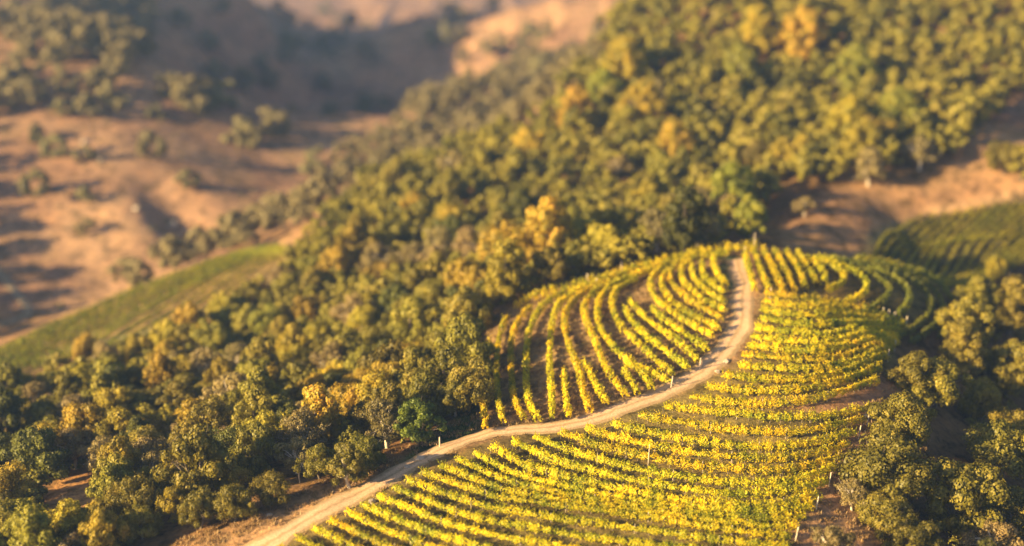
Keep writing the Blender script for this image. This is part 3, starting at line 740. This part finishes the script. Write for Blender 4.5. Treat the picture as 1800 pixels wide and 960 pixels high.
scatter([(-80,-80),(-80,40),(330,70),(400,160),(520,240),(600,330),(720,170),(900,120),(1100,80),(1100,-80)], (8, 12), 2.4, 470, 1300, 3500, 'far', (-330, 110), (470, 1300), ([(620,20),(760,20),(770,120),(700,120)],[(880,-10),(1050,-10),(1050,60),(880,60)]), 8)  # far trees added as valley shadow tone, holes left as lit patches
vis = [c for c in cand if c['vis'] and -60 < c['u'] < 1860 and c['v'] > -60]
hid = [c for c in cand if not (c['vis'] and -60 < c['u'] < 1860 and c['v'] > -60)]
# the ones that show largest stand alone; the far remainder of the wood is one mass
vis.sort(key=lambda c: -c['w'] / c['f'] * (1.0 if c['region'] != 'near' else 1.25))
N_IND = 300 - len(NAMED)
ind, rest = vis[:N_IND], vis[N_IND:]
LAB = {'near': ("olive green oak in the dense wood left of the road", "oaks in the wood left of the road"),
       'near2': ("soft olive crown in the back of the left wood below the far vineyard strip", "oaks in the back of the left wood"),
       'upper': ("olive crown in the big wood on the upper right hillside", "oaks on the upper right hillside"),
       'hazy': ("hazy grey green tree behind the forested ridge", "hazy trees behind the ridge"),
       'hill': ("grey green tree on the brown hill at the upper left", "trees on the upper left hill"),
       'gully': ("tree in the line below the brown hill, beyond the green vineyard strip", "trees beyond the vineyard strip"),
       'ravine': ("dark oak in the shaded ravine on the right", "oaks in the right ravine")}
PALE = {'near': ("pale dry crown in the dense wood left of the road", "pale crowns in the left wood"),
        'near2': ("pale tan crown in the back of the left wood", "pale crowns in the back of the left wood")}
rr = random.Random(11)
LM = [(u, v, t) for u, v, t in [
 (560,728,"the wood's orange tree"),(662,676,"the broad yellow tree"),(705,628,"the corner's orange tree"),(355,645,"the lone golden tree"),
 (466,552,"the bright lime tree"),(328,722,"the small lime tree"),(792,370,"the ridge's leftmost gold tree"),(895,412,"the large yellow tree"),
 (1185,250,"the slope's orange tree"),(1290,318,"the big lime tree"),(1490,205,"the upper wood's yellow tree"),
 (1405,58,"the bright orange gold crown"),(1580,190,"the upper lime crown"),(1100,112,"the ridge's highest gold crown"),(932,238,"the ridge's outer yellow crown"),
 (1012,190,"the ridge's outer orange crown"),(733,738,"the bright green verge tree"),(668,440,"the pale tan ridge tree"),(130,720,"the wide pale brown crown"),
 (90,870,"the small orange clearing"),(35,800,"the left edge clearing"),(350,885,"the dark trunked verge oak"),(475,845,"the small leaning oak"),
 (612,815,"the white trunked oak"),(1415,355,"the bare slope's bush"),(1620,255,"the upper wood's pale tree"),(280,700,"the dead grey tree"),
 (250,590,"the vineyard strip's edge"),(1770,262,"the right edge oak cluster"),(840,500,"the curved block's corner"),(1080,440,"the curved block's top edge"),
 (1300,430,"the end of the road"),(1700,90,"the top right corner"),(1200,120,"the top of the ridge"),(30,960,"the bottom left corner"),(1770,770,"the big sunlit oak"),
 (345,175,"the bush clump on the hill crest"),(90,70,"the wooded hilltop"),(290,450,"the foot of the brown hill"),(700,260,"the hazy slope's foot"),(930,140,"the pink lit slope"),
 (180,650,"the strip's left end"),(450,640,"the middle of the left wood"),(600,520,"the ridge's dark flank"),(1350,220,"the middle of the upper wood")]]
DIRN = ["right of","above and right of","above","above and left of","left of","below and left of","below","below and right of"]
RANK = ["nearest","second nearest","third nearest","fourth nearest","fifth nearest","sixth nearest","seventh nearest","eighth nearest","ninth nearest","tenth nearest"]
for c in ind:
    cu, cv, _ = project(c['x'], c['y'], float(hz(c['x'], c['y'])) + c['w'] * .6)
    k = min(range(len(LM)), key=lambda q: (LM[q][0] - cu) ** 2 + (LM[q][1] - cv) ** 2)
    dx, dy = cu - LM[k][0], LM[k][1] - cv
    c['lm'] = (k, int(round(math.degrees(math.atan2(dy, dx)) / 45)) % 8); c['ld'] = math.hypot(dx, dy)
    c['reg'] = 'near2' if c['region'] == 'near' and c['f'] > 225 else c['region']
    c['pale'] = c['reg'] in ('near', 'near2') and rr.random() < .16
byk = {}
for c in ind: byk.setdefault((c['lm'], c['pale']), []).append(c)
for lst in byk.values():
    lst.sort(key=lambda c: c['ld'])
    for q, c in enumerate(lst): c['rank'] = q; c['n'] = len(lst)
for c in ind:
    k, d = c['lm']; pre = "pale dry tree" if c['pale'] else {'hazy': "hazy olive tree", 'hill': "grey green tree", 'ravine': "dark oak"}.get(c['reg'], "olive oak")
    lab = f"{pre} {DIRN[d]} {LM[k][2]}" + (f", {RANK[min(c['rank'], 9)]} to it" if c['n'] > 1 else "")
    if len(lab.split()) > 15: lab = lab.replace('pale dry tree', 'pale tree').replace('hazy olive tree', 'hazy tree').replace('grey green tree', 'tree').replace('above and ', 'above ').replace('below and ', 'below ')
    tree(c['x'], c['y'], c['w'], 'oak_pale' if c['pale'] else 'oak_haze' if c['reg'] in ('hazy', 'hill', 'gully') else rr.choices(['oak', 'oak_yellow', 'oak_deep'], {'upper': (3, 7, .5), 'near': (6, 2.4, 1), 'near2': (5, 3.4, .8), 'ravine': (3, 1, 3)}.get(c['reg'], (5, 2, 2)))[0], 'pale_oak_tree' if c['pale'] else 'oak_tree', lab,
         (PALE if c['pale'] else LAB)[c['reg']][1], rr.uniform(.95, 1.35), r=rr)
# the far wood and the hidden backs of the woods
def mass(name, lst, label, nleaf, leaf, mat, cat):
    Vs = []; Fs = []; nb = 0; Ts = []; r = np.random.default_rng(9)
    protos = [crown_geo(s + 70, 6, 5.2, 1.2, leaf, nleaf, 26) for s in range(6)]
    for c in lst:
        V, F, C0 = protos[r.integers(6)]; a = r.uniform(0, 6.283); s = c['w'] / 6
        R = np.array([[math.cos(a), -math.sin(a), 0], [math.sin(a), math.cos(a), 0], [0, 0, 1]])
        z = float(hz(c['x'], c['y']))
        Vs.append(V @ R.T * s + [c['x'], c['y'], z]); Fs.append(F + nb); nb += len(V)
    if Vs:
        o = add_obj(name, mesh_np(name, np.concatenate(Vs), np.concatenate(Fs), M[mat])); tag(o, label, cat, None, 'stuff')
FARR = ('hazy', 'hill', 'gully', 'far')
mass("far_scrub", [c for c in rest + hid if c['region'] in FARR], "haze toned grey green scrub trees over the far hills, some added for shadow tone", 1500, .5, 'oak_haze', "woodland")
mass("far_woodland", [c for c in rest + hid if c['region'] not in FARR], "mass of hazy olive woodland filling the gaps on the far slopes", 1500, .5, 'oak_far', "woodland")

# ------------------------------------------------------------------ bushes standing alone on the brown hill
def bush_geo(seed):
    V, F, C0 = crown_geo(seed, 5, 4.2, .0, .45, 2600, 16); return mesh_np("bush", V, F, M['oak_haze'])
BM = [bush_geo(s) for s in (90, 91, 92, 93)]
HB = [(68,330,5.5,"lone round bush on the lower left of the brown hill"),(150,275,3.5,"small bush beside two pale rocks"),
      (100,265,5,"olive bush on the brown hill just left of the pale rocks"),(262,262,5.5,"bush casting a long shadow in the middle of the brown hill"),
      (330,322,4,"small bush low on the brown hill's right side"),(62,237,3.5,"small bush near the left edge of the brown hill"),
      (345,175,8,"big bush on the lit crest of the brown hill"),(395,172,7,"right hand bush of the crest clump"),
      (300,155,6,"bush on the left of the crest clump"),(375,130,7,"dark bush behind the crest clump"),
      (430,240,7,"bush on the hill's right shoulder beside a darker one"),(480,222,7,"dark yellow topped bush on the hill's right shoulder"),
      (195,175,6,"bush on the pale track like crest line"),(155,190,5,"bush below the wooded hilltop"),(110,195,4,"low bush left below the wooded hilltop"),
      (275,200,4,"low bush under the crest clump's shadow"),(460,115,6,"isolated bush in the shaded valley, leftmost"),
      (565,150,7,"dark bush in the middle of the shaded valley"),(640,185,7,"dark bush low in the shaded valley"),
      (500,75,8,"bush on a lit strip of the far slope"),(780,70,9,"pale bush beside the lit knob on the far slope"),
      (555,285,6,"pale bush where the valley meets the hazy trees"),(365,80,7,"dark bush behind the brown hill's top"),
      (570,20,10,"bush high on the far slope"),(240,60,8,"bush on the upper wooded hill's right edge"),
      (150,345,3,"tiny bush on the lower brown hill"),(150,400,3,"tiny bush near the shaded foot of the brown hill"),
      (930,70,9,"bush on the pink lit slope at the top"),(960,130,8,"bush below the pink lit slope"),(870,85,8,"bush left of the pink lit slope")]
for u, v, w, lab in HB:
    x, y = cast(u, v, w * .4, 300); z = float(hz(x, y))
    o = add_obj("bush", random.choice(BM), None, (x, y, z)); s = w * 1.7 / 5
    o.scale = (s, s, s * .95); o.rotation_euler = (0, 0, random.uniform(0, 6.28)); tag(o, lab, "bush")


# ------------------------------------------------------------------ posts, pole, rocks
def post_at(u, v, h, r_, name, label, cat, mat='post', lean=(0, 0), group=None, tmin=0):
    x, y = cast(u, v, 0, tmin); z = float(hz(x, y))
    V, F = tubes([((0, 0, -.2), (lean[0] * .5, lean[1] * .5, h * .5), r_ * 1.05, r_), ((lean[0] * .5, lean[1] * .5, h * .5), (lean[0], lean[1], h), r_, r_ * .9),
                  ((lean[0], lean[1], h - .01), (lean[0], lean[1], h + .02), r_ * .9, .01)], 8)
    return tag(add_obj(name, mesh_np(name, V, F, M[mat]), None, (x, y, z)), label, cat, group)
for u, v, lab in [(834,574,"pale fence post at the corner of the curved block beside the forest"),(861,545,"pale fence post second from the curved block's corner"),
                  (884,531,"pale fence post third from the curved block's corner"),(1032,497,"pale post midway along the curved block's far edge"),
                  (1092,474,"pale post near the top of the curved block's far edge")]:
    post_at(u, v, 1.5, .09, "fence_post", lab, "post", group="posts along the forest edge of the curved block")
post_at(773, 785, 1.25, .09, "fence_post", "stout grey stake on the verge below the grass wedge", "post")
post_at(527, 848, 1.9, .08, "tree_snag", "bare pale dead trunk standing in the dark edge of the left wood", "tree", 'pale_bark', (-.15, 0))
post_at(1139, 818, 2.7, .05, "vineyard_pole", "tall thin pole standing above the near vine rows", "pole", lean=(.12, 0))
post_at(1325, 448, 3.6, .07, "vineyard_pole", "tall pale pole on the knoll crest by the road's end", "pole")
post_at(3, 955, 1.6, .09, "fence_post", "pale stake at the bottom left corner of the photo", "post") if False else None
def rock(u, v, s_, label, seed, tmin=0, cat="rock"):
    x, y = cast(u, v, 0, tmin); z = float(hz(x, y)); r = np.random.default_rng(seed)
    import bmesh
    bm = bmesh.new(); bmesh.ops.create_icosphere(bm, subdivisions=3, radius=.5)
    k = [(Vector(r.normal(size=3)).normalized(), r.uniform(.26, .42)) for _ in range(14)]
    for vv in bm.verts:
        for d, lim in k:
            q = vv.co.dot(d)
            if q > lim: vv.co -= d * (q - lim)
        vv.co *= 1 + r.normal(0, .012)
    me = bpy.data.meshes.new("boulder"); bm.to_mesh(me); bm.free(); me.materials.append(M['rock'])
    o = add_obj("boulder", me, None, (x, y, z + s_ * .12)); o.scale = (s_ * 1.3, s_, s_ * .8); o.rotation_euler = (0, 0, r.uniform(0, 6)); tag(o, label, cat)
for a in [(652,884,1.0,"dark boulder at the head of a near vine row beside the road",1),(740,808,1.1,"pale boulder on the verge below the wood",2),
          (473,907,.7,"small stone on the verge left of the road",3),(715,822,.8,"orange tinted rock on the road bank",4),(1262,655,.8,"pale stone on the right road edge at the bend",5),
          (1277,636,.9,"pale stone above another on the right road edge",6),(1524,733,.8,"pale rock at the end of a near vine row on the right",8)]:
    rock(*a)
for a in [(150,250,2.2,"pale boulder on the brown hill, upper of two",11,290),(178,282,2,"pale boulder on the brown hill, lower of two",12,290),
          (305,397,2.6,"long pale rock at the foot of the dark gully",13,290),(240,368,1.6,"small pale rock low on the brown hill",14,290)]:
    rock(*a)

# ------------------------------------------------------------------ grass tufts and undergrowth
def tufts(name, polys, n_, size, mat, label, cat, dmax=260, avoid=True, seed=1, xr=(-80, 60), yr=(125, 260)):
    r = np.random.default_rng(seed)
    X = r.uniform(*xr, n_); Y = r.uniform(*yr, n_)
    X = X + r.normal(0, .1, n_)
    keep = _fbm(X, Y, 5, seed + 40, 3) > -.05
    X, Y = X[keep], Y[keep]; Z = hz(X, Y); u, v, f = project(X, Y, Z)
    ok = np.zeros(len(X), bool)
    for p in polys: ok |= inpoly(u, v, p)
    ok &= f < dmax
    if avoid:
        dm = np.full(len(X), 99.)
        for q in ROAD[::2]: dm = np.minimum(dm, np.hypot(X - q[0], Y - q[1]))
        ok &= dm > 1.9
    X, Y, Z = X[ok], Y[ok], Z[ok]; m = len(X)
    nb = 5
    C = np.repeat(np.stack([X, Y, Z], 1), nb, 0) + np.concatenate([r.normal(0, size * .5, (m * nb, 2)), np.zeros((m * nb, 1))], 1)
    hgt = size * r.uniform(.6, 1.5, m * nb); a = r.uniform(0, 6.283, m * nb); w_ = size * .22
    T = np.stack([np.cos(a), np.sin(a), np.zeros_like(a)], 1) * w_
    tip = C + np.stack([r.normal(0, .35, m * nb) * hgt, r.normal(0, .35, m * nb) * hgt, hgt], 1)
    V = np.stack([C - T, C + T, tip + T * .25, tip - T * .25], 1).reshape(-1, 3)
    o = add_obj(name, mesh_np(name, V, np.arange(len(V)).reshape(-1, 4), M[mat])); tag(o, label, cat, None, 'stuff')
M['straw'] = leaf_mat("straw", [(.22,.135,.06),(.36,.235,.10),(.48,.34,.16)], .5, trans=.2)
M['grass'] = leaf_mat("green_grass", [(.05,.075,.02),(.09,.12,.03),(.20,.19,.06)], .5, trans=.2)
P_VERGE = [(-50,1100),(300,955),(430,895),(600,835),(740,775),(835,715),(835,590),(880,530),(1000,500),(1300,440),(1310,470),(1300,600),(1200,690),(1000,755),(840,775),(500,960),(400,1100)]
tufts("dry_grass", [P_VERGE, [(1395,960),(1500,770),(1540,690),(1620,660),(1640,760),(1600,960)]], 90000, .28, 'straw', "dry straw coloured grass on the verge and between the vines", "grass", seed=2)
tufts("green_grass", [P_GREEN1, P_GREEN2, [(600,880),(760,800),(850,770),(840,760),(740,795),(560,890)]], 90000, .22, 'grass', "short green grass on the wedge below the oaks and by the road", "grass", seed=4)
def hill_scrub():
    r = np.random.default_rng(31); n_ = 5200
    X = r.uniform(-260, 90, n_); Y = r.uniform(300, 760, n_); k = _fbm(X, Y, 26, 66, 4) > .12; X, Y = X[k], Y[k]
    Z = hz(X, Y); u, v, f = project(X, Y, Z)
    ok = (f > 305) & inpoly(u, v, [(-150,-50),(-150,640),(0,600),(200,505),(480,410),(620,330),(780,190),(1080,60),(1080,-50)])
    X, Y, Z = X[ok], Y[ok], Z[ok]; m = len(X); nl = 26; rad = np.repeat(r.uniform(.35, 1.15, m), nl)
    D = r.normal(size=(m * nl, 3)); D[:, 2] = np.abs(D[:, 2]); D /= np.linalg.norm(D, axis=1, keepdims=True)
    C = np.repeat(np.stack([X, Y, Z], 1), nl, 0) + D * rad[:, None] * [1.2, 1.2, .7]
    V, F = cards(C, D + r.normal(0, .4, D.shape), .4 * r.uniform(.7, 1.3, len(C)), .8, r)
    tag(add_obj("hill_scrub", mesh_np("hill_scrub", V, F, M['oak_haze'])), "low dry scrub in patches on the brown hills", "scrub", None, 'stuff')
hill_scrub()
def undergrowth():
    r = np.random.default_rng(21); n_ = 9000
    X = np.concatenate([r.uniform(-100, 45, n_), r.uniform(30, 130, n_ // 2)]); Y = np.concatenate([r.uniform(130, 300, n_), r.uniform(130, 300, n_ // 2)])
    k = _fbm(X, Y, 11, 77, 3) > -.15; X, Y = X[k], Y[k]
    Z = hz(X, Y); u, v, f = project(X, Y, Z)
    ok = (inpoly(u, v, P_NEAR) | inpoly(u, v, [(1640,1200),(1660,900),(1700,700),(1760,560),(1900,480),(2200,440),(2200,1200)])) & (f < 300)
    for h_ in (CL1, CL2): ok &= ~inpoly(u, v, h_)
    X, Y, Z = X[ok], Y[ok], Z[ok]; m = len(X); nl = 34; rad = np.repeat(r.uniform(.4, 1.1, m), nl)
    D = r.normal(size=(m * nl, 3)); D[:, 2] = np.abs(D[:, 2]); D /= np.linalg.norm(D, axis=1, keepdims=True)
    C = np.repeat(np.stack([X, Y, Z], 1), nl, 0) + D * rad[:, None] * [1, 1, .8]
    V, F = cards(C, D + r.normal(0, .4, D.shape), .34 * r.uniform(.7, 1.3, len(C)), .8, r)
    tag(add_obj("undergrowth", mesh_np("undergrowth", V, F, M['oak'])), "low olive brush growing under and between the oaks", "undergrowth", None, 'stuff')
undergrowth()
# ------------------------------------------------------------------ air
def haze():
    x0, x1, y0, y1, z0, z1 = -3700, 3700, -1700, 4700, float(GZ.min()) - 1.5, max(float(GZ.max()) + 20, CAMZ + 8)
    V = np.array([[x, y, z] for z in (z0, z1) for y in (y0, y1) for x in (x0, x1)], float)
    F = np.array([[0, 2, 3, 1], [4, 5, 7, 6], [0, 1, 5, 4], [2, 6, 7, 3], [0, 4, 6, 2], [1, 3, 7, 5]])
    m, t, N, L = new_mat("haze"); pv = N("ShaderNodeVolumePrincipled")
    pv.inputs['Color'].default_value = (.30, .50, 1.0, 1); pv.inputs['Density'].default_value = HAZE; pv.inputs['Anisotropy'].default_value = .2
    o = N("ShaderNodeOutputMaterial"); L(pv.outputs[0], o.inputs['Volume'])
    tag(add_obj("haze", mesh_np("haze", V, F, m)), "thin blue haze in the valley air", "haze", None, 'stuff')
HAZE = 0.00021
haze()
print("TREES", len(NAMED), len(ind), len(rest), len(hid), "LB", NLB)
